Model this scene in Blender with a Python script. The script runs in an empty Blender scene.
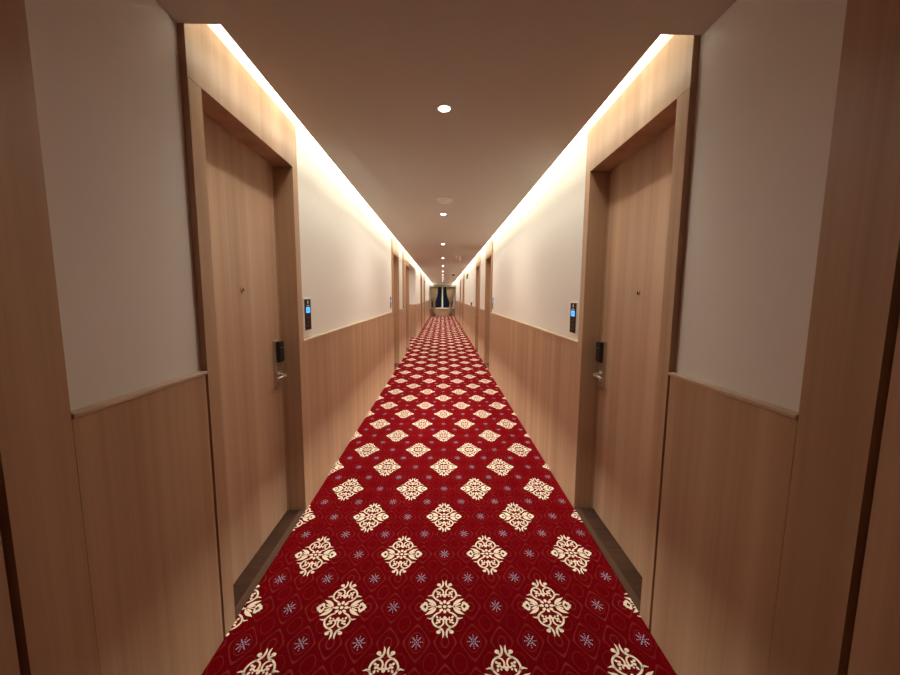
import bpy, bmesh, math, random
from mathutils import Vector, Matrix
random.seed(7)
SC = bpy.context.scene
COL = SC.collection
PI = math.pi

# ------------------------------------------------------------------ dimensions (metres)
W = 0.90            # half width between wainscots
WH = 0.925          # half width between the painted walls
H = 2.36            # corridor ceiling
COVE = 2.60         # top of the light cove
LIP = 0.777         # half width of the dropped ceiling
CB = 0.975          # half width of the cove's back
END = 26.1
BACK = -4.0
CAP = 2.445         # top of the wall panels, where the cove begins
HEAD = 2.188        # door opening
RAIL = 1.132

COVE_W, COVE_SPREAD, COVE_TILT, LED_COL = 16, 52, 9, (1, 1, .87)
EDGE_W, MID_W = 3.0, 6.5
DIFF_W = 190
LED_GLOW = 3.
DL_W, DL_COL = 18, (1, .90, .78)

# ------------------------------------------------------------------ materials
def new_mat(name):
    m = bpy.data.materials.new(name); m.use_nodes = True
    nt = m.node_tree
    b = nt.nodes['Principled BSDF']
    return m, nt, b

def lin(r, g, b):
    f = lambda c: (c/12.92 if c <= .04045 else ((c+.055)/1.055)**2.4)
    return (f(r/255), f(g/255), f(b/255), 1)

def plain(name, col, rough=.5, metal=0., noise=.04, scale=40., bump=0.0, spec=.5):
    m, nt, b = new_mat(name)
    N, L = nt.nodes, nt.links
    tc = N.new('ShaderNodeTexCoord'); nz = N.new('ShaderNodeTexNoise')
    nz.inputs['Scale'].default_value = scale; nz.inputs['Detail'].default_value = 3
    L.new(tc.outputs['Object'], nz.inputs['Vector'])
    mx = N.new('ShaderNodeMix'); mx.data_type = 'RGBA'
    mx.inputs[6].default_value = tuple(c*(1-noise) for c in col[:3])+(1,)
    mx.inputs[7].default_value = tuple(min(1, c*(1+noise)) for c in col[:3])+(1,)
    L.new(nz.outputs['Fac'], mx.inputs[0]); L.new(mx.outputs[2], b.inputs['Base Color'])
    b.inputs['Roughness'].default_value = rough; b.inputs['Metallic'].default_value = metal
    b.inputs['Specular IOR Level'].default_value = spec
    if bump:
        bp = N.new('ShaderNodeBump'); bp.inputs['Strength'].default_value = bump; bp.inputs['Distance'].default_value = .002
        L.new(nz.outputs['Fac'], bp.inputs['Height']); L.new(bp.outputs['Normal'], b.inputs['Normal'])
    return m

def wood(name, dark, light, along='Z', rough=.42, band=1.0, spec=.35):
    """Straight-grained veneer: broad strips, fine streaks and short pores, grain along one axis."""
    m, nt, b = new_mat(name)
    N, L = nt.nodes, nt.links
    tc = N.new('ShaderNodeTexCoord'); oi = N.new('ShaderNodeObjectInfo')
    add = N.new('ShaderNodeVectorMath'); add.operation = 'MULTIPLY_ADD'
    L.new(oi.outputs['Random'], add.inputs[0]); add.inputs[1].default_value = (7.3, 11.1, 5.7)
    L.new(tc.outputs['Object'], add.inputs[2])
    def streak(cross, grain, detail, rough_=.6):
        mp = N.new('ShaderNodeMapping'); L.new(add.outputs[0], mp.inputs['Vector'])
        s = [cross]*3; s['XYZ'.index(along)] = grain
        mp.inputs['Scale'].default_value = s
        nz = N.new('ShaderNodeTexNoise'); nz.inputs['Scale'].default_value = 1
        nz.inputs['Detail'].default_value = detail; nz.inputs['Roughness'].default_value = rough_
        L.new(mp.outputs[0], nz.inputs['Vector']); return nz.outputs['Fac']
    a = streak(9, .10, 2); c = streak(75, .9, 4); d = streak(260, 5.5, 2)
    def mad(x, k, y):
        q = N.new('ShaderNodeMath'); q.operation = 'MULTIPLY_ADD'
        L.new(x, q.inputs[0]); q.inputs[1].default_value = k
        if isinstance(y, float): q.inputs[2].default_value = y
        else: L.new(y, q.inputs[2])
        return q.outputs[0]
    v = mad(a, 1.7*band, -.15-.85*band+.325)
    v = mad(c, .55, v); v = mad(d, .22, v)
    mx = N.new('ShaderNodeMix'); mx.data_type = 'RGBA'; mx.clamp_factor = True
    mx.inputs[6].default_value = dark; mx.inputs[7].default_value = light
    L.new(v, mx.inputs[0]); L.new(mx.outputs[2], b.inputs['Base Color'])
    b.inputs['Roughness'].default_value = rough; b.inputs['Specular IOR Level'].default_value = spec
    bp = N.new('ShaderNodeBump'); bp.inputs['Strength'].default_value = .06; bp.inputs['Distance'].default_value = .001
    L.new(d, bp.inputs['Height']); L.new(bp.outputs['Normal'], b.inputs['Normal'])
    return m

def glow(name, col, strength):
    m, nt, b = new_mat(name)
    b.inputs['Base Color'].default_value = (0.02, 0.02, 0.02, 1)
    b.inputs['Emission Color'].default_value = col
    b.inputs['Emission Strength'].default_value = strength
    return m

def carpet_mat():
    """Deep red pile with faint lighter tracery between the motifs."""
    m, nt, b = new_mat('carpet_red')
    N, L = nt.nodes, nt.links
    tc = N.new('ShaderNodeTexCoord'); sp = N.new('ShaderNodeSeparateXYZ')
    L.new(tc.outputs['Object'], sp.inputs[0])
    def mth(op, *a):
        n = N.new('ShaderNodeMath'); n.operation = op
        for i, x in enumerate(a):
            if isinstance(x, (int, float)): n.inputs[i].default_value = x
            else: L.new(x, n.inputs[i])
        return n.outputs[0]
    def wave(o, pitch, off, k):
        return mth('COSINE', mth('MULTIPLY', mth('SUBTRACT', o, off), 2*PI*k/pitch))
    x1 = wave(sp.outputs[0], PX, X0, 4); y1 = wave(sp.outputs[1], PY, Y0, 4)
    x2 = wave(sp.outputs[0], PX, X0, 2); y2 = wave(sp.outputs[1], PY, Y0, 2)
    f = mth('ADD', x1, y1)
    f = mth('ADD', f, mth('MULTIPLY', mth('MULTIPLY', x2, y2), .45))
    def line(v, lev, t):
        return mth('LESS_THAN', mth('ABSOLUTE', mth('SUBTRACT', v, lev)), t)
    g = mth('MAXIMUM', line(f, .15, .13), line(f, 1.25, .10))
    g = mth('MAXIMUM', g, line(f, -1.15, .07))
    nz = N.new('ShaderNodeTexNoise'); nz.inputs['Scale'].default_value = 5; nz.inputs['Detail'].default_value = 2
    L.new(tc.outputs['Object'], nz.inputs['Vector'])
    g = mth('MULTIPLY', g, mth('MULTIPLY', nz.outputs['Fac'], .8))
    pile = N.new('ShaderNodeTexNoise'); pile.inputs['Scale'].default_value = 420; pile.inputs['Detail'].default_value = 2
    L.new(tc.outputs['Object'], pile.inputs['Vector'])
    base = N.new('ShaderNodeMix'); base.data_type = 'RGBA'
    base.inputs[6].default_value = CARPET_A; base.inputs[7].default_value = CARPET_B
    L.new(pile.outputs['Fac'], base.inputs[0])
    mx = N.new('ShaderNodeMix'); mx.data_type = 'RGBA'
    L.new(g, mx.inputs[0]); L.new(base.outputs[2], mx.inputs[6]); mx.inputs[7].default_value = CARPET_LINE
    L.new(mx.outputs[2], b.inputs['Base Color'])
    b.inputs['Roughness'].default_value = .95; b.inputs['Specular IOR Level'].default_value = 0
    bp = N.new('ShaderNodeBump'); bp.inputs['Strength'].default_value = .25; bp.inputs['Distance'].default_value = .003
    L.new(pile.outputs['Fac'], bp.inputs['Height']); L.new(bp.outputs['Normal'], b.inputs['Normal'])
    return m

PX, PY, X0, Y0 = .4734, .6944, .0193, 1.5380
CARPET_A = (.098, .0008, .0025, 1); CARPET_B = (.158, .0025, .0048, 1); CARPET_LINE = (.22, .034, .036, 1)

M = {}
M['wood'] = wood('oak_veneer', (.35, .20, .115, 1), (.57, .37, .235, 1))
M['door_wood'] = wood('door_veneer', (.37, .215, .13, 1), (.57, .37, .245, 1))
M['threshold'] = wood('threshold_wood', (.028, .013, .008, 1), (.085, .042, .026, 1), along='X', band=.6, rough=.7, spec=.05)
M['threshold_edge'] = wood('threshold_edge_wood', (.050, .024, .015, 1), (.125, .066, .042, 1), along='Y', band=.5, rough=.6, spec=.05)
M['rail'] = plain('rail_wood', (.55, .40, .28), .4)
M['plaster'] = plain('wall_plaster', (.80, .765, .715), .75, noise=.015, scale=25, bump=.03, spec=.25)
M['ceiling'] = plain('ceiling_paint', (.63, .60, .545), .85, noise=.012, scale=12, spec=.2)
M['cove'] = plain('cove_paint', (.62, .60, .55), .8, noise=.01, spec=.2)
M['carpet'] = carpet_mat()
M['cream'] = plain('carpet_cream', (.86, .72, .56), .95, noise=.12, scale=420, spec=.05)
M['blue'] = plain('carpet_blue', (.36, .29, .39), .95, noise=.15, scale=420, spec=.05)
M['gap'] = plain('dark_gap', (.012, .008, .006), .9)  # near-black colour paints in the shade of the narrow joints
M['steel'] = plain('brushed_steel', (.58, .52, .45), .34, .9, noise=.06, scale=120)
M['brass'] = plain('brass', (.62, .45, .24), .22, 1.)
M['black'] = plain('black_plastic', (.012, .011, .011), .32)
M['black_glass'] = plain('black_glass', (.010, .008, .008), .12, spec=.18)
M['white_plastic'] = plain('white_plastic', (.86, .83, .78), .4, noise=.01)
M['blue_screen'] = glow('blue_screen', (.055, .30, 1, 1), 1.6)
M['mark'] = plain('printed_white', (.62, .62, .62), .5)
M['screen_mark'] = glow('screen_digits', (.015, .14, .62, 1), 1.0)
M['lens'] = glow('lamp_lens', (1, .97, .90, 1), 14.)
M['led'] = glow('led_strip', LED_COL+(1,), LED_GLOW)
M['curtain'] = plain('curtain_cloth', (.52, .42, .29), .9, noise=.12, scale=30, spec=.1)
M['frame'] = plain('window_paint', (.68, .63, .57), .45)
M['pelmet'] = plain('pelmet_board', (.40, .35, .29), .7)
M['green'] = plain('sign_green', (.035, .075, .045), .5)
M['chrome'] = plain('dark_dome', (.03, .03, .03), .1)
m, nt, b = new_mat('window_glass')
b.inputs['Base Color'].default_value = (.9, .93, .93, 1); b.inputs['Transmission Weight'].default_value = 1
b.inputs['Roughness'].default_value = 0; b.inputs['IOR'].default_value = 1.45
M['glass'] = m

# ------------------------------------------------------------------ mesh building
class MB:
    def __init__(s): s.v, s.f, s.m = [], [], []
    def box(s, x0, x1, y0, y1, z0, z1, mi=0):
        x0, x1 = sorted((x0, x1)); y0, y1 = sorted((y0, y1)); z0, z1 = sorted((z0, z1))
        n = len(s.v)
        s.v += [(x0,y0,z0),(x1,y0,z0),(x1,y1,z0),(x0,y1,z0),(x0,y0,z1),(x1,y0,z1),(x1,y1,z1),(x0,y1,z1)]
        for q in ((0,3,2,1),(4,5,6,7),(0,1,5,4),(1,2,6,5),(2,3,7,6),(3,0,4,7)):
            s.f.append([n+i for i in q]); s.m.append(mi)
        return s
    def lathe(s, prof, c=(0,0,0), axis='Z', n=32, mi=0):
        """prof: (radius, height) pairs turned about an axis through c."""
        k = len(s.v)
        for r, h in prof:
            for i in range(n):
                a = 2*PI*i/n; p, q = r*math.cos(a), r*math.sin(a)
                d = {'Z': (p, q, h), 'X': (h, p, q), 'Y': (q, h, p)}[axis]
                s.v.append((c[0]+d[0], c[1]+d[1], c[2]+d[2]))
        for j in range(len(prof)-1):
            for i in range(n):
                s.f.append([k+j*n+i, k+j*n+(i+1)%n, k+(j+1)*n+(i+1)%n, k+(j+1)*n+i]); s.m.append(mi)
        s.f.append([k+i for i in reversed(range(n))]); s.m.append(mi)
        s.f.append([k+(len(prof)-1)*n+i for i in range(n)]); s.m.append(mi)
        return s
    def tube(s, pts, r, n=14, mi=0):
        k = len(s.v); pts = [Vector(p) for p in pts]
        for i, p in enumerate(pts):
            t = (pts[min(i+1, len(pts)-1)]-pts[max(i-1, 0)]).normalized()
            up = Vector((0,0,1)) if abs(t.z) < .9 else Vector((1,0,0))
            a = t.cross(up).normalized(); b_ = a.cross(t)
            rr = r[i] if isinstance(r, (list, tuple)) else r
            for j in range(n):
                w = 2*PI*j/n; s.v.append(tuple(p+(a*math.cos(w)+b_*math.sin(w))*rr))
        for i in range(len(pts)-1):
            for j in range(n):
                s.f.append([k+i*n+j, k+i*n+(j+1)%n, k+(i+1)*n+(j+1)%n, k+(i+1)*n+j]); s.m.append(mi)
        s.f.append([k+j for j in range(n)]); s.m.append(mi)
        s.f.append([k+(len(pts)-1)*n+j for j in reversed(range(n))]); s.m.append(mi)
        return s
    def build(s, name, mats, parent=None, bevel=0., smooth=False, org=None):
        me = bpy.data.meshes.new(name)
        o = Vector(org) if org else Vector((0,0,0))
        me.from_pydata([tuple(Vector(p)-o) for p in s.v], [], s.f)
        for m_ in (mats if isinstance(mats, (list, tuple)) else [mats]): me.materials.append(m_)
        for p, mi in zip(me.polygons, s.m): p.material_index = mi
        bm = bmesh.new(); bm.from_mesh(me)
        bmesh.ops.recalc_face_normals(bm, faces=bm.faces)
        if bevel:
            bmesh.ops.bevel(bm, geom=[e for e in bm.edges], offset=bevel, segments=2, affect='EDGES', profile=.6)
        bm.to_mesh(me); bm.free()
        if smooth:
            for p in me.polygons: p.use_smooth = True
            me.set_sharp_from_angle(angle=math.radians(35))
        ob = bpy.data.objects.new(name, me); COL.objects.link(ob)
        ob.location = o
        if parent is not None: ob.parent = parent
        return ob

def tag(o, label=None, cat=None, group=None, kind=None):
    for k, v in (('label', label), ('category', cat), ('group', group), ('kind', kind)):
        if v: o[k] = v
    return o
def empty(name, loc=(0,0,0), rz=0.):
    o = bpy.data.objects.new(name, None); COL.objects.link(o)
    o.location = loc; o.rotation_euler = (0,0,rz); o.empty_display_size = .1
    return o
def copy_tree(root, loc, rz=0.):
    def cp(o, par):
        c = o.copy(); COL.objects.link(c); c.parent = par
        for ch in list(o.children): cp(ch, c)
        return c
    c = cp(root, None); c.location = loc; c.rotation_euler = (0,0,rz)
    return c

# ------------------------------------------------------------------ carpet
def catmull(pts, n=5):
    """pts: (a, b, halfwidth)."""
    out = []
    for i in range(len(pts)-1):
        p0, p1, p2, p3 = pts[max(i-1,0)], pts[i], pts[i+1], pts[min(i+2,len(pts)-1)]
        for k in range(n):
            t = k/n
            out.append(tuple(.5*((2*p1[j])+(-p0[j]+p2[j])*t+(2*p0[j]-5*p1[j]+4*p2[j]-p3[j])*t*t+(-p0[j]+3*p1[j]-3*p2[j]+p3[j])*t**3) for j in range(3)))
    out.append(tuple(pts[-1])); return out
class Flat:
    def __init__(s): s.v, s.f = [], []
    def stroke(s, pts, n=5, closed=False):
        q = catmull(pts, n); k = len(s.v)
        for i, (x, y, w) in enumerate(q):
            a = q[max(i-1,0)]; c = q[min(i+1,len(q)-1)]
            dx, dy = c[0]-a[0], c[1]-a[1]; l = math.hypot(dx, dy) or 1
            s.v += [(x-dy/l*w, y+dx/l*w), (x+dy/l*w, y-dx/l*w)]
        for i in range(len(q)-1):
            s.f.append([k+2*i, k+2*i+1, k+2*i+3, k+2*i+2])
    def blob(s, x, y, rx, ry=None, rot=0., n=12):
        ry = ry or rx; k = len(s.v)
        for i in range(n):
            a = 2*PI*i/n; p, q = rx*math.cos(a), ry*math.sin(a)
            s.v.append((x+p*math.cos(rot)-q*math.sin(rot), y+p*math.sin(rot)+q*math.cos(rot)))
        s.f.append([k+i for i in range(n)])
    def mirrored(s):
        r = Flat()
        for sx in (1,-1):
            for sy in (1,-1):
                k = len(r.v); r.v += [(x*sx, y*sy) for x, y in s.v]
                r.f += [[k+i for i in (f if sx*sy > 0 else reversed(f))] for f in s.f]
        return r
def motif():
    SX, SY = .1095, .156
    q = Flat(); e = .0055
    P = lambda *t: [(a*SX, b_*SY, w*.74) for a, b_, w in t]
    # outer scroll: horn, shoulder, sweep back towards the flower
    q.stroke(P((.10,1.0,.0012),(.065,.92,.005),(.07,.83,.0062),(.12,.745,.0058),(.22,.69,.0055),(.33,.655,.0056),(.44,.58,.0056),(.505,.46,.0056),(.47,.35,.0058),(.37,.265,.0056),(.25,.21,.0048),(.17,.195,.003)))
    q.stroke(P((.08,.78,.003),(.17,.765,.0042),(.25,.79,.0048)))           # hook by the horn
    q.blob(.255*SX, .825*SY, .0095, .0085)
    q.stroke(P((.46,.35,.0055),(.57,.405,.0052),(.66,.395,.0035),(.735,.385,.0008)))   # side tip
    # inner curl
    q.stroke(P((.30,.665,.004),(.18,.655,.0045),(.085,.60,.0048),(.05,.51,.005),(.095,.425,.005),(.17,.43,.0045),(.225,.475,.004)))
    q.blob(.225*SX, .515*SY, .0052, .0050); q.blob(.325*SX, .545*SY, .0070, .0050, .5)
    q.blob(.285*SX, .455*SY, .0062, .0060); q.blob(.315*SX, .355*SY, .0048, .0075, .4)
    q.blob(.19*SX, .375*SY, .0036, .0050, -.5)
    # side palmette: two-tone bud, upper half here
    q.stroke(P((.365,.020,.0006),(.42,.095,.0075),(.50,.150,.0105),(.58,.190,.0115),(.66,.222,.0085),(.74,.252,.0042),(.81,.278,.0006)))
    q.stroke(P((.42,.014,.002),(.48,.040,.0050),(.55,.068,.0068),(.62,.095,.0055),(.69,.110,.0012)))
    q.stroke(P((.50,.004,.0009),(.66,.006,.0018),(.74,.010,.002)))
    q.blob(.815*SX, .115*SY, .0095, .0080, .25); q.blob(.915*SX, .065*SY, .0088, .0075, -.4)
    q.blob(.745*SX, .050*SY, .0048, .0062)
    r = q.mirrored()
    # parts on the axes
    for s_ in (1,-1):
        r.blob(0, s_*.39*SY, .0078, .0098); r.blob(s_*.965*SX, 0, .0085, .0068)
        r.blob(s_*.325*SX, 0, .0055, .0035)
    r.blob(0, 0, .0082)
    for i in range(8):
        a = PI/4*i; R_ = .0225 if i % 2 == 0 else .0235
        r.blob(R_*math.cos(a), R_*1.18*math.sin(a), .0098, .0072, a)
    return r
def star():
    r = Flat()
    for i in range(8):
        a = PI/4*i
        diag = i % 2
        for k, d in enumerate((.0095, .0165, .0235)):
            if diag and k == 2: d = .0225
            rad = (.0034, .0031, .0026)[k] if diag else (.0020, .0024, .0024)[k]
            r.blob(d*math.cos(a), d*1.25*math.sin(a), rad, rad*1.15, 0, 6)
    r.blob(0, 0, .0036, .004, 0, 6)
    return r
ALC0, ALC1, ALCX = 9.99, 12.68, -2.6
def inside(x, y):
    return abs(x) < .922 or (ALC0 < y < ALC1 and ALCX < x < 0)
cb = MB()
cb.v += [(-1.02,BACK,0),(1.02,BACK,0),(1.02,END+.05,0),(-1.02,END+.05,0)]; cb.f.append([0,1,2,3]); cb.m.append(0)
cb.v += [(-1.02,ALC0,0),(-1.02,ALC1,0),(ALCX,ALC1,0),(ALCX,ALC0,0)]; cb.f.append([4,5,6,7]); cb.m.append(0)
MO, ST = motif(), star()
def stamp(fl, cx, cy, mi, z, dec=False):
    idx = {}
    for f in fl.f:
        mx_ = sum(fl.v[i][0] for i in f)/len(f)+cx; my_ = sum(fl.v[i][1] for i in f)/len(f)+cy
        if not inside(mx_, my_) or my_ > END-.02: continue
        g = []
        for i in f:
            if i not in idx:
                idx[i] = len(cb.v); cb.v.append((fl.v[i][0]+cx, fl.v[i][1]+cy, z))
            g.append(idx[i])
        cb.f.append(g); cb.m.append(mi)
for j in range(-5, 72):
    y = Y0 + j*PY/2
    off = .5*(j % 2)
    for i in range(-7, 4):
        x = X0 + (i+off)*PX
        if -2.8 < x < 1.05:
            stamp(MO, x, y, 1, .0009)
            for sx, sy in ((.5,0),(.25,.25),(-.25,.25)):
                stamp(ST, x+sx*PX, y+sy*PY, 2, .0007)
me = bpy.data.meshes.new('floor'); me.from_pydata(cb.v, [], cb.f)
for k in ('carpet','cream','blue'): me.materials.append(M[k])
me.polygons.foreach_set('material_index', cb.m)
bm = bmesh.new(); bm.from_mesh(me)
for f in bm.faces:
    f.normal_update()
    if f.normal.z < 0: f.normal_flip()
bm.to_mesh(me); bm.free()
floor = bpy.data.objects.new('floor', me); COL.objects.link(floor)
tag(floor, 'red patterned carpet with cream medallions running the length of the corridor', 'carpet', kind='structure')

# ------------------------------------------------------------------ ceiling and coves
CE = 1.405        # where the cove starts
ce = MB()
ce.box(-1.02, 1.02, BACK, CE, H, H+.05)
ce.box(-LIP, LIP, CE, END, H, H+.05)
ceiling = ce.build('ceiling', M['ceiling'])
tag(ceiling, 'beige painted corridor ceiling between two light coves', 'ceiling', kind='structure')
cv = MB()
cv.box(-CB-.05, CB+.05, CE-.05, END, COVE, COVE+.04)
for s in (-1, 1):
    cv.box(s*CB, s*(CB+.05), CE, END, CAP-.01, COVE)
    cv.box(s*W, s*CB, CE-.04, CE-.0005, H+.05, COVE)
cv.build('cove', M['cove'], ceiling)

# ------------------------------------------------------------------ walls
def section(root, s, y0, y1, slot=0.):
    """painted wall above, veneer wainscot and rail below; s = side."""
    mb = MB(); mb.box(s*WH, s*1.02, y0, y1, 0, CAP if y0 > CE-.05 else H)
    mb.build('painted_panel', M['plaster'], root)
    mb = MB(); mb.box(s*W, s*(WH-.0005), y0, y1-slot, 0, RAIL-.012)
    mb.build('wainscot', M['wood'], root)
    mb = MB(); mb.box(s*(W-.004), s*(WH-.0003), y0+.0005, y1-slot*.3-.0005, RAIL-.012, RAIL+.002)
    mb.build('chair_rail', M['rail'], root, bevel=.004)
def full_panel(root, s, y0, y1, top=None):
    mb = MB(); mb.box(s*W, s*1.02, y0, y1, 0, top or (CAP if y0 > CE-.05 else H))
    mb.build('wood_panel', M['wood'], root)
def gap(root, s, y0, y1, z1=H):
    mb = MB(); mb.box(s*(WH-.001), s*1.02, y0, y1, 0, z1); mb.build('shadow_gap', M['gap'], root)

DL = [(1.401, 1), (6.72, -1), (9.0, 1), (15.42, -1), (17.95, 1)]
DR = [(1.410, 1), (6.83, -1), (9.05, 1), (15.65, -1), (18.30, 1)]
DW = .98
walls = {}
for nm, s, doors, pil0, pil1 in (('left', -1, DL, .735, .881), ('right', 1, DR, .719, .876)):
    root = empty('wall_'+nm); walls[nm] = root
    tag(root, 'long %s corridor wall, cream above a light wood wainscot' % nm, 'wall', kind='structure')
    full_panel(root, s, BACK, pil0-.018)
    gap(root, s, pil0-.018, pil0)
    full_panel(root, s, pil0, pil1)
    d1 = doors[0][0]
    section(root, s, pil1+.0012, d1, .015)
    mb = MB(); mb.box(s*(WH-.0015), s*(WH+.001), d1-.015, d1-.0003, 0, RAIL-.012); mb.build('shadow_gap', M['gap'], root)  # dark strip stands in for the shade inside the joint by the jamb
    e = [d for d, _ in doors]
    section(root, s, e[0]+DW, e[1])
    if s < 0:
        section(root, s, e[1]+DW, 8.55)
        full_panel(root, s, 8.55, e[2])
        section(root, s, ALC1, e[3])
    else:
        section(root, s, e[1]+DW, e[2])
        section(root, s, e[2]+DW, e[3])
    section(root, s, e[3]+DW, e[4])
    section(root, s, e[4]+DW, END)

# the side bay behind the second pair of doors on the left
bay = empty('wall_bay'); tag(bay, 'pale facing wall of the side bay beyond the left doors', 'wall', kind='structure')
mb = MB(); mb.box(ALCX, -WH-.0005, ALC1-.004, ALC1+.12, RAIL-.012, CAP-.02); mb.build('painted_panel', M['plaster'], bay)
mb = MB(); mb.box(ALCX, -WH-.001, ALC1-.025, ALC1+.12, 0, RAIL-.012); mb.build('wainscot', M['wood'], bay)
mb = MB(); mb.box(ALCX, -WH+.02, ALC1-.029, ALC1+.02, RAIL-.012, RAIL+.002); mb.build('chair_rail', M['rail'], bay, bevel=.004)
mb = MB(); mb.box(ALCX-.1, ALCX, ALC0-.2, ALC1+.12, 0, CAP); mb.build('painted_panel', M['plaster'], bay)
mb = MB(); mb.box(ALCX, -1.02, ALC0-.1, ALC0-.003, 0, CAP); mb.build('painted_panel', M['plaster'], bay)
mb = MB(); mb.box(ALCX-.1, -W-.01, ALC0-.003, ALC1, 2.31, CAP); mb.build('soffit', M['ceiling'], bay)

# walls closing the corridor
wb = MB(); wb.box(-1.02, 1.02, BACK-.1, BACK, 0, H+.05)
tag(wb.build('wall_back', M['wood']), 'wood panelled wall behind the viewpoint', 'wall', kind='structure')
wf = empty('wall_end'); tag(wf, 'far end wall under and around the night window', 'wall', kind='structure')
WX0, WX1, WZ0, WZ1 = -.86, .80, .55, 2.12
mb = MB(); mb.box(-1.02, 1.02, END, END+.15, 0, WZ0-.03); mb.build('wood_panel', M['wood'], wf)
mb = MB(); mb.box(-1.02, 1.02, END, END+.15, WZ1, COVE+.04); mb.box(-1.02, WX0, END, END+.15, WZ0-.03, WZ1); mb.box(WX1, 1.02, END, END+.15, WZ0-.03, WZ1)
mb.build('painted_panel', M['plaster'], wf)

# ------------------------------------------------------------------ doors
def lever_set(par, y0, sg):
    """steel plate, card reader and lever; local frame: leaf face at x=0, corridor towards +x, sg = +1 when the free edge is at +y."""
    pl = MB(); pl.box(-.002, .020, y0-.033, y0+.033, .858, 1.150)
    p = pl.build('lock_plate', M['steel'], par, bevel=.004)
    rd = MB(); rd.box(.0195, .043, y0-.031, y0+.032, 1.018, 1.146)
    q = rd.build('card_reader', M['black'], p, bevel=.007); q['label'] = 'black card reader'
    sl = MB(); sl.box(.0425, .0442, y0-.020, y0+.022, 1.105, 1.109); sl.build('card_slot', M['steel'], p)
    lv = MB()
    lv.lathe([(.024,.019),(.026,.021),(.026,.026),(.022,.030)], (0, y0, .938), 'X', 24)
    lv.tube([(.015,y0,.938),(.040,y0,.938),(.056,y0-sg*.004,.938),(.062,y0-sg*.018,.938),(.062,y0-sg*.06,.938),(.060,y0-sg*.125,.937)], [.010,.010,.0105,.0105,.0095,.0085])
    lv.build('lever_handle', M['steel'], p, smooth=True)
    cy = MB(); cy.lathe([(.013,.019),(.013,.024),(.010,.026)], (0, y0, .892), 'X', 20); cy.build('keyhole', M['steel'], p, smooth=True)
    return p

def door(n, s, y0, sg, label, detail=True):
    """sg=+1: handle at the far side of the opening."""
    rec = .116 if s < 0 else .124
    root = empty('door_%d' % n, (s*W, y0, 0)); tag(root, label, 'door', kind='structure')
    X = lambda d: s*d                          # depth into the wall
    jw = .074
    for a, b_ in ((0, jw), (DW-jw, DW)):
        j = MB(); j.box(0, X(rec+.05), a, b_, 0, HEAD-.0012); j.build('jamb', M['wood'], root, bevel=.0012)
    h = MB(); h.box(0, X(rec+.05), 0, DW, HEAD+.0006, CAP+.001); h.build('header', M['wood'], root, bevel=.0012)
    lf = MB(); lf.box(X(rec), X(rec+.045), jw-.012, DW-jw+.012, .012, HEAD+.0008)
    leaf = lf.build('leaf', M['door_wood'], root)
    th = MB(); th.box(.004 if s > 0 else -.004, X(rec+.04), jw+.0003, DW-jw-.0003, -.01, .006)
    th.build('threshold', M['threshold'], root)
    st = MB(); st.box(X(.001), X(.036), jw+.0003, DW-jw-.0003, .006, .0095)
    st.build('threshold_strip', M['threshold_edge'], root, bevel=.001)
    for a in (jw+.001, DW-jw-.011):            # door stops
        t_ = MB(); t_.box(X(rec-.006), X(rec+.001), a, a+.010, .006, HEAD-.002); t_.build('door_stop', M['wood'], root)
    if detail:
        off = .083 if s < 0 else .054
        yc = DW-jw-off if sg > 0 else jw+off
        p = lever_set(root, yc, sg); p.location = (X(rec), 0, 0)
        if s > 0:                              # mirror the lever to face the corridor
            for ch in [p]+list(p.children_recursive):
                for v in ch.data.vertices: v.co.x *= -1
                ch.data.flip_normals()
        pk = MB()
        pk.lathe([(.014,0),(.014,.003),(.011,.0055),(.008,.006)], (0,0,0), 'X', 24)
        pk.lathe([(.0085,.002),(.0085,.0058),(.004,.0072)], (0,0,0), 'X', 20, 1)
        o = pk.build('peephole', [M['brass'], M['black_glass']], root, smooth=True)
        if s > 0:
            for v in o.data.vertices: v.co.x *= -1
            o.data.flip_normals()
        o.location = (X(rec), DW/2, 1.45)
    return root
ordl = ['nearest', 'second', 'third', 'fourth', 'fifth']
n = 1
for k, ((yl, gl), (yr, gr)) in enumerate(zip(DL, DR)):
    door(n, -1, yl, gl, '%s light wood guest room door on the left wall' % ordl[k], k < 3); n += 1
    door(n, 1, yr, gr, '%s light wood guest room door on the right wall' % ordl[k], k < 3); n += 1

# ------------------------------------------------------------------ window, curtains, pelmet
win = empty('window_1', (0, END, WZ0)); tag(win, 'dark night window with white frame at the corridor end', 'window', kind='structure')
mid = -.01
f = MB()
for a in ((WX0, WX0+.07, 0, WZ1-WZ0), (WX1-.07, WX1, 0, WZ1-WZ0), (WX0, WX1, WZ1-WZ0-.06, WZ1-WZ0), (WX0, WX1, 0, .05)):
    f.box(a[0], a[1], .0, .09, a[2], a[3])
f.build('window_frame', M['frame'], win)
f = MB(); f.box(mid-.055, mid+.055, -.01, .10, .05, WZ1-WZ0-.06); f.build('mullion', M['frame'], win)
for x0, x1 in ((WX0+.07, mid-.055), (mid+.055, WX1-.07)):
    g = MB(); g.box(x0, x1, .05, .058, .05, WZ1-WZ0-.06); g.build('pane', M['glass'], win)
g = MB(); g.box(WX0-.03, WX1+.03, -.06, .10, -.035, 0); g.build('sill', M['frame'], win, bevel=.005)

pm = MB(); pm.box(-.90, .90, END-.24, END-.215, 2.07, 2.19); pm.box(-.90, .90, END-.215, END-.001, 2.17, 2.19)
tag(pm.build('pelmet', M['pelmet']), 'grey brown pelmet board above the end window', 'pelmet')

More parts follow.
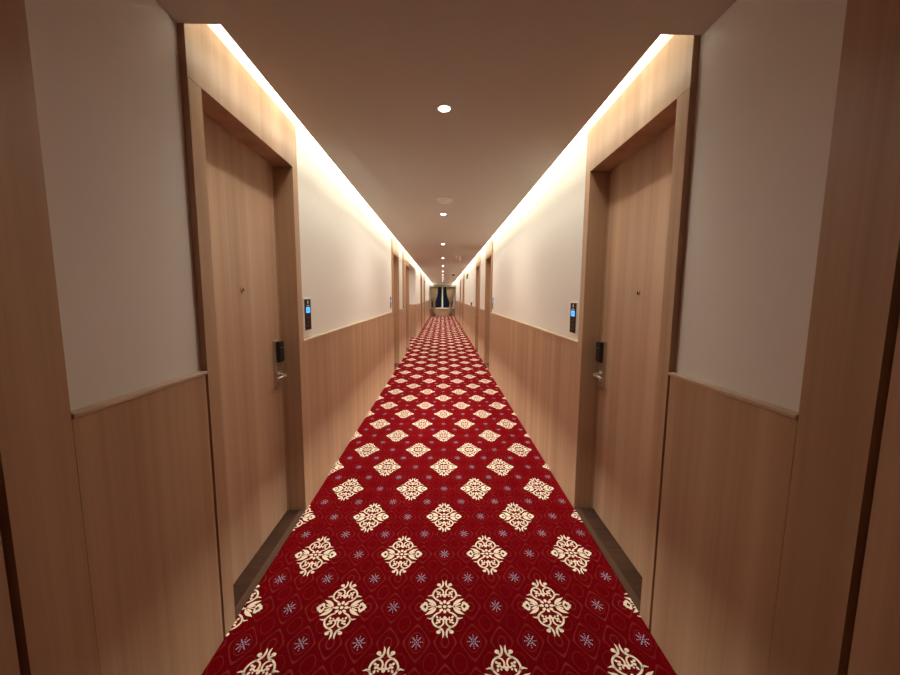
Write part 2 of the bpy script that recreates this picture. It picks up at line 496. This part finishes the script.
def curtain(xo, xi, xn0, xn1, label):
    """xo outer and xi inner edge at the top, xn0..xn1 at the tie, hanging straight below."""
    root = empty('curtain', ((xo+xi)/2, END-.12, 0)); tag(root, label, 'curtain', 'curtains at the end window')
    ox, oy = root.location.x, root.location.y
    prof = [(2.165,0),(1.9,.04),(1.6,.16),(1.35,.40),(1.15,.72),(1.0,.95),(.93,1.),(.85,.97),(.6,.93),(.3,.90),(.02,.88)]
    mb = MB(); nx = 56
    for z, t in prof:
        a = xo+(xn0-xo)*t; b_ = xi+(xn1-xi)*t
        amp = .045*(1-.45*t)
        for i in range(nx+1):
            u = i/nx
            mb.v.append((a+(b_-a)*u-ox, amp*math.sin(u*2*PI*7+.4*math.sin(z*3)), z))
    for r in range(len(prof)-1):
        for i in range(nx):
            k = r*(nx+1)+i; mb.f.append([k, k+1, k+nx+2, k+nx+1]); mb.m.append(0)
    o = mb.build('drape', M['curtain'], root, smooth=True)
    md = o.modifiers.new('thick', 'SOLIDIFY'); md.thickness = .006; md.offset = 0
    tb = MB(); c = (xn0+xn1)/2-ox; r = abs(xn1-xn0)/2+.015
    pts = [(c+r*math.cos(2*PI*i/24), .058*math.sin(2*PI*i/24), .93+.01*math.cos(2*PI*i/24)) for i in range(25)]
    tb.tube(pts, .016, 8); tb.build('tieback', M['curtain'], root, smooth=True)
curtain(-.885, -.31, -.67, -.53, 'beige curtain tied back left of the window mullion')
curtain(.875, .26, .62, .49, 'beige curtain tied back right of the window mullion')

# ------------------------------------------------------------------ ceiling fittings
def make_downlight():
    r = empty('downlight')
    mb = MB(); mb.lathe([(.027,-.001),(.029,-.0035),(.033,-.0045),(.037,-.003),(.038,0.0),(.027,.0)], (0,0,0), 'Z', 40)
    mb.build('trim_ring', M['white_plastic'], r, smooth=True)
    mb = MB(); mb.lathe([(.0268,-.0005),(.0265,-.0050),(.020,-.0075),(.008,-.009)], (0,0,0), 'Z', 32)
    mb.build('lamp_lens', M['lens'], r, smooth=True)
    return r
DLY = [1.948, 4.33, 6.77, 9.22, 11.65, 14.07, 16.46, 18.9, 21.3, 23.7]
dlw = ['first', 'second', 'third', 'fourth', 'fifth', 'sixth', 'seventh', 'eighth', 'ninth', 'tenth']
proto = make_downlight()
for i, y in enumerate(DLY):
    o = proto if i == 0 else copy_tree(proto, (0,0,0))
    o.location = (.005, y, H)
    tag(o, ('small round ceiling downlight, %s from the viewpoint' % dlw[i]) if i else 'large bright round ceiling downlight before the smoke detector', 'downlight', 'downlights along the corridor ceiling')
o = copy_tree(proto, (-1.75, 11.35, 2.31)); tag(o, 'unseen downlight added to brighten the left side bay', 'downlight')  # fixture added out of view, goes with the bay's fill lamp
if 'group' in o: del o['group']
sd = empty('smoke_detector', (.02, 3.675, H)); tag(sd, 'round white smoke detector on the ceiling between two downlights', 'smoke detector')
mb = MB(); mb.lathe([(.080,0),(.080,-.010),(.074,-.014)], (0,0,0), 'Z', 40); mb.build('base_plate', M['white_plastic'], sd, smooth=True)
mb = MB(); mb.lathe([(.068,-.013),(.066,-.024),(.052,-.034),(.024,-.038)], (0,0,0), 'Z', 40); mb.build('sensor_dome', M['white_plastic'], sd, smooth=True)
mb = MB(); mb.lathe([(.004,-.030),(.004,-.0365)], (.035,-.03,0), 'Z', 10); mb.build('indicator', M['black'], sd)
cam_ = empty('ceiling_camera', (.451, 15.43, H)); tag(cam_, 'small dark dome camera on a white base on the far ceiling', 'camera')
mb = MB(); mb.lathe([(.085,0),(.085,-.028),(.078,-.034)], (0,0,0), 'Z', 32); mb.build('base_plate', M['white_plastic'], cam_, smooth=True)
mb = MB(); mb.lathe([(.062,-.033),(.060,-.058),(.044,-.082),(.018,-.092)], (0,0,0), 'Z', 32); mb.build('camera_dome', M['chrome'], cam_, smooth=True)
fx = empty('emergency_spotlight', (.36, 8.75, H)); tag(fx, 'pair of small white lamp heads on the ceiling right of the downlights', 'emergency light')
mb = MB(); mb.box(-.075, .075, -.02, .02, -.008, 0); mb.build('base_plate', M['white_plastic'], fx, bevel=.002)
for x, r, h in ((-.05, .019, .075), (.045, .027, .105)):
    mb = MB(); mb.lathe([(r*.5,-.007),(r*.6,-.02),(r*.95,-.035),(r,-h*.6),(r,-h),(r*.8,-h-.004)], (x,0,0), 'Z', 24); mb.build('lamp_head', M['white_plastic'], fx, smooth=True)

# ------------------------------------------------------------------ things on the walls
def make_panel():
    """room panel beside a door: local +x out of the wall, y along it."""
    r = empty('room_panel')
    mb = MB(); mb.box(0, .009, -.061, .061, -.113, .113); mb.build('backplate', M['white_plastic'], r, bevel=.003)
    mb = MB(); mb.box(.008, .0125, -.055, .055, -.104, .104); g = mb.build('glass_front', M['black_glass'], r, bevel=.002)
    mb = MB(); mb.box(.012, .0132, -.034, .034, .012, .050); sc = mb.build('blue_screen', M['blue_screen'], r); sc['label'] = 'lit blue display'
    mb = MB()
    mb.box(.0128, .01345, -.020, -.012, .021, .041); mb.box(.0128, .01345, -.004, .004, .021, .041); mb.box(.0128, .01345, .010, .020, .021, .027); mb.box(.0128, .01345, .010, .020, .035, .041)
    mb.build('screen_digits', M['screen_mark'], sc)
    mb = MB()
    mb.box(.012, .0129, -.009, .009, .078, .094); mb.box(.012, .0129, -.005, .005, .070, .079)
    for y in (-.026,-.017,-.008,.001,.010,.019): mb.box(.012, .0129, y, y+.006, .057, .063)
    mb.build('printed_mark', M['mark'], g)
    mb = MB()
    for z in (-.02, -.05, -.08): mb.box(.012, .0127, -.018, .018, z, z+.004)
    mb.build('touch_button', plain('dim_print', (.08,.06,.045), .5), g)
    return r
pan = make_panel()
spots = [((-WH, 2.512, 1.293), 0, 'black panel with blue screen beside the nearest left door'),
         ((WH, 2.540, 1.280), PI, 'black panel with blue screen beside the nearest right door'),
         ((-WH, 6.52, 1.30), 0, 'black panel with blue screen before the second left door'),
         ((WH, 6.66, 1.30), PI, 'black panel with blue screen before the second right door')]
for i, (loc, rz, lab) in enumerate(spots):
    o = pan if i == 0 else copy_tree(pan, loc, rz)
    o.location = loc; o.rotation_euler = (0,0,rz)
    tag(o, lab, 'room panel', 'room panels beside the doors')
sg_ = empty('wall_sign', (WH, 13.75, 2.16)); tag(sg_, 'narrow dark green sign high on the far right wall', 'sign')
mb = MB(); mb.box(-.03, 0, -.22, .22, -.09, .09); mb.build('sign_board', M['green'], sg_, bevel=.004)
mb = MB(); mb.box(-.012, 0, -.235, .235, .09, .10); mb.build('sign_bracket', M['white_plastic'], sg_)
sk = empty('alarm_box', (WH, 11.55, 1.185)); tag(sk, 'small dark box just above the far right chair rail', 'alarm box')
mb = MB(); mb.box(-.035, 0, -.05, .05, -.05, .05); mb.build('housing', M['black'], sk, bevel=.005)
mb = MB(); mb.box(-.038, -.034, -.03, .03, -.03, .03); mb.build('front_plate', M['steel'], sk)

# ------------------------------------------------------------------ lights
def col_(t): return t
def strip_light(name, x, z, size, power, tilt, spread):
    ld = bpy.data.lights.new(name, 'AREA'); ld.shape = 'RECTANGLE'
    ld.size = size; ld.size_y = END-CE-.15; ld.energy = power
    ld.color = LED_COL; ld.spread = math.radians(spread)
    lo = bpy.data.objects.new(name, ld); COL.objects.link(lo)
    lo.location = (x, (CE+END)/2, z); lo.rotation_euler = (0, math.radians(tilt), 0)
for s, nm in ((-1, 'left'), (1, 'right')):
    mb = MB(); k = s*.0115
    mb.v += [(s*p, y, z) for y in (CE+.01, END-.02) for p, z in ((.975,.0),(.9505,.0),(.9505,-.006),(.963,-.026),(.975,-.026))]
    mb.f += [[0,1,2,3,4],[9,8,7,6,5]]+[[i, (i+1) % 5, 5+(i+1) % 5, 5+i] for i in range(5)]; mb.m += [0]*7
    o = mb.build('led_strip', M['led']); o.location = (0, 0, COVE-.0005)
    tag(o, 'warm white light strip in the %s ceiling cove' % nm, 'light strip', 'light strips in the coves')
    strip_light('cove_wash', s*.7855, H+.027, .013, COVE_W, -s*COVE_TILT, COVE_SPREAD)      # lip strip's beam, narrowed to even out the wall wash
    strip_light('cove_edge', s*.7855, H+.027, .013, EDGE_W, -s*35, 160)
    strip_light('cove_throw', s*.7855, H+.027, .013, MID_W, -s*19, 96)  # extra beam added to fill the dim band between edge and wash
    strip_light('cove_light', s*.945, COVE-.032, .03, DIFF_W, s*48, 110)                   # diffuse strip at the cove's back
for i, y in enumerate(DLY):
    ld = bpy.data.lights.new('downlight_beam', 'SPOT'); ld.energy = DL_W*(.95 if i == 0 else 1.9); ld.spot_size = math.radians(170); ld.spot_blend = .8
    ld.color = DL_COL; ld.shadow_soft_size = .03
    lo = bpy.data.objects.new('downlight_beam', ld); COL.objects.link(lo); lo.location = (.005, y, H-.012)

ld = bpy.data.lights.new('bay_fill', 'SPOT'); ld.energy = 45; ld.spot_size = math.radians(170); ld.spot_blend = .8  # added lamp, unseen, brightens the bay's facing wall
ld.color = DL_COL; ld.shadow_soft_size = .03
lo = bpy.data.objects.new('bay_fill', ld); COL.objects.link(lo); lo.location = (-1.75, 11.35, 2.298)
w = bpy.data.worlds.new('night'); SC.world = w; w.use_nodes = True
w.node_tree.nodes['Background'].inputs[0].default_value = (.02, .025, .04, 1)
w.node_tree.nodes['Background'].inputs[1].default_value = .3

# ------------------------------------------------------------------ camera
F, PITCH, YAW, ROLL = 365.72, .1128, .0210, .0076
cp, sp_, cy, sy = math.cos(PITCH), math.sin(PITCH), math.cos(YAW), math.sin(YAW)
fw = Vector((sy*cp, cy*cp, -sp_)); r_ = Vector((cy, -sy, 0)); u_ = r_.cross(fw)
cr, sr = math.cos(ROLL), math.sin(ROLL)
r2, u2 = cr*r_+sr*u_, -sr*r_+cr*u_
cd = bpy.data.cameras.new('camera'); cd.sensor_width = 36; cd.sensor_fit = 'HORIZONTAL'; cd.lens = F*36/900; cd.clip_start = .02
co = bpy.data.objects.new('camera', cd); COL.objects.link(co)
mw = Matrix((( r2.x, u2.x, -fw.x, .0018), (r2.y, u2.y, -fw.y, 0), (r2.z, u2.z, -fw.z, 1.4254), (0,0,0,1)))
co.matrix_world = mw
SC.camera = co
vs = SC.view_settings; vs.view_transform = 'Standard'; vs.look = 'None'; vs.gamma = 1; vs.use_curve_mapping = False
vs.exposure = 0.55
SC.cycles.max_bounces = 14; SC.cycles.diffuse_bounces = 8
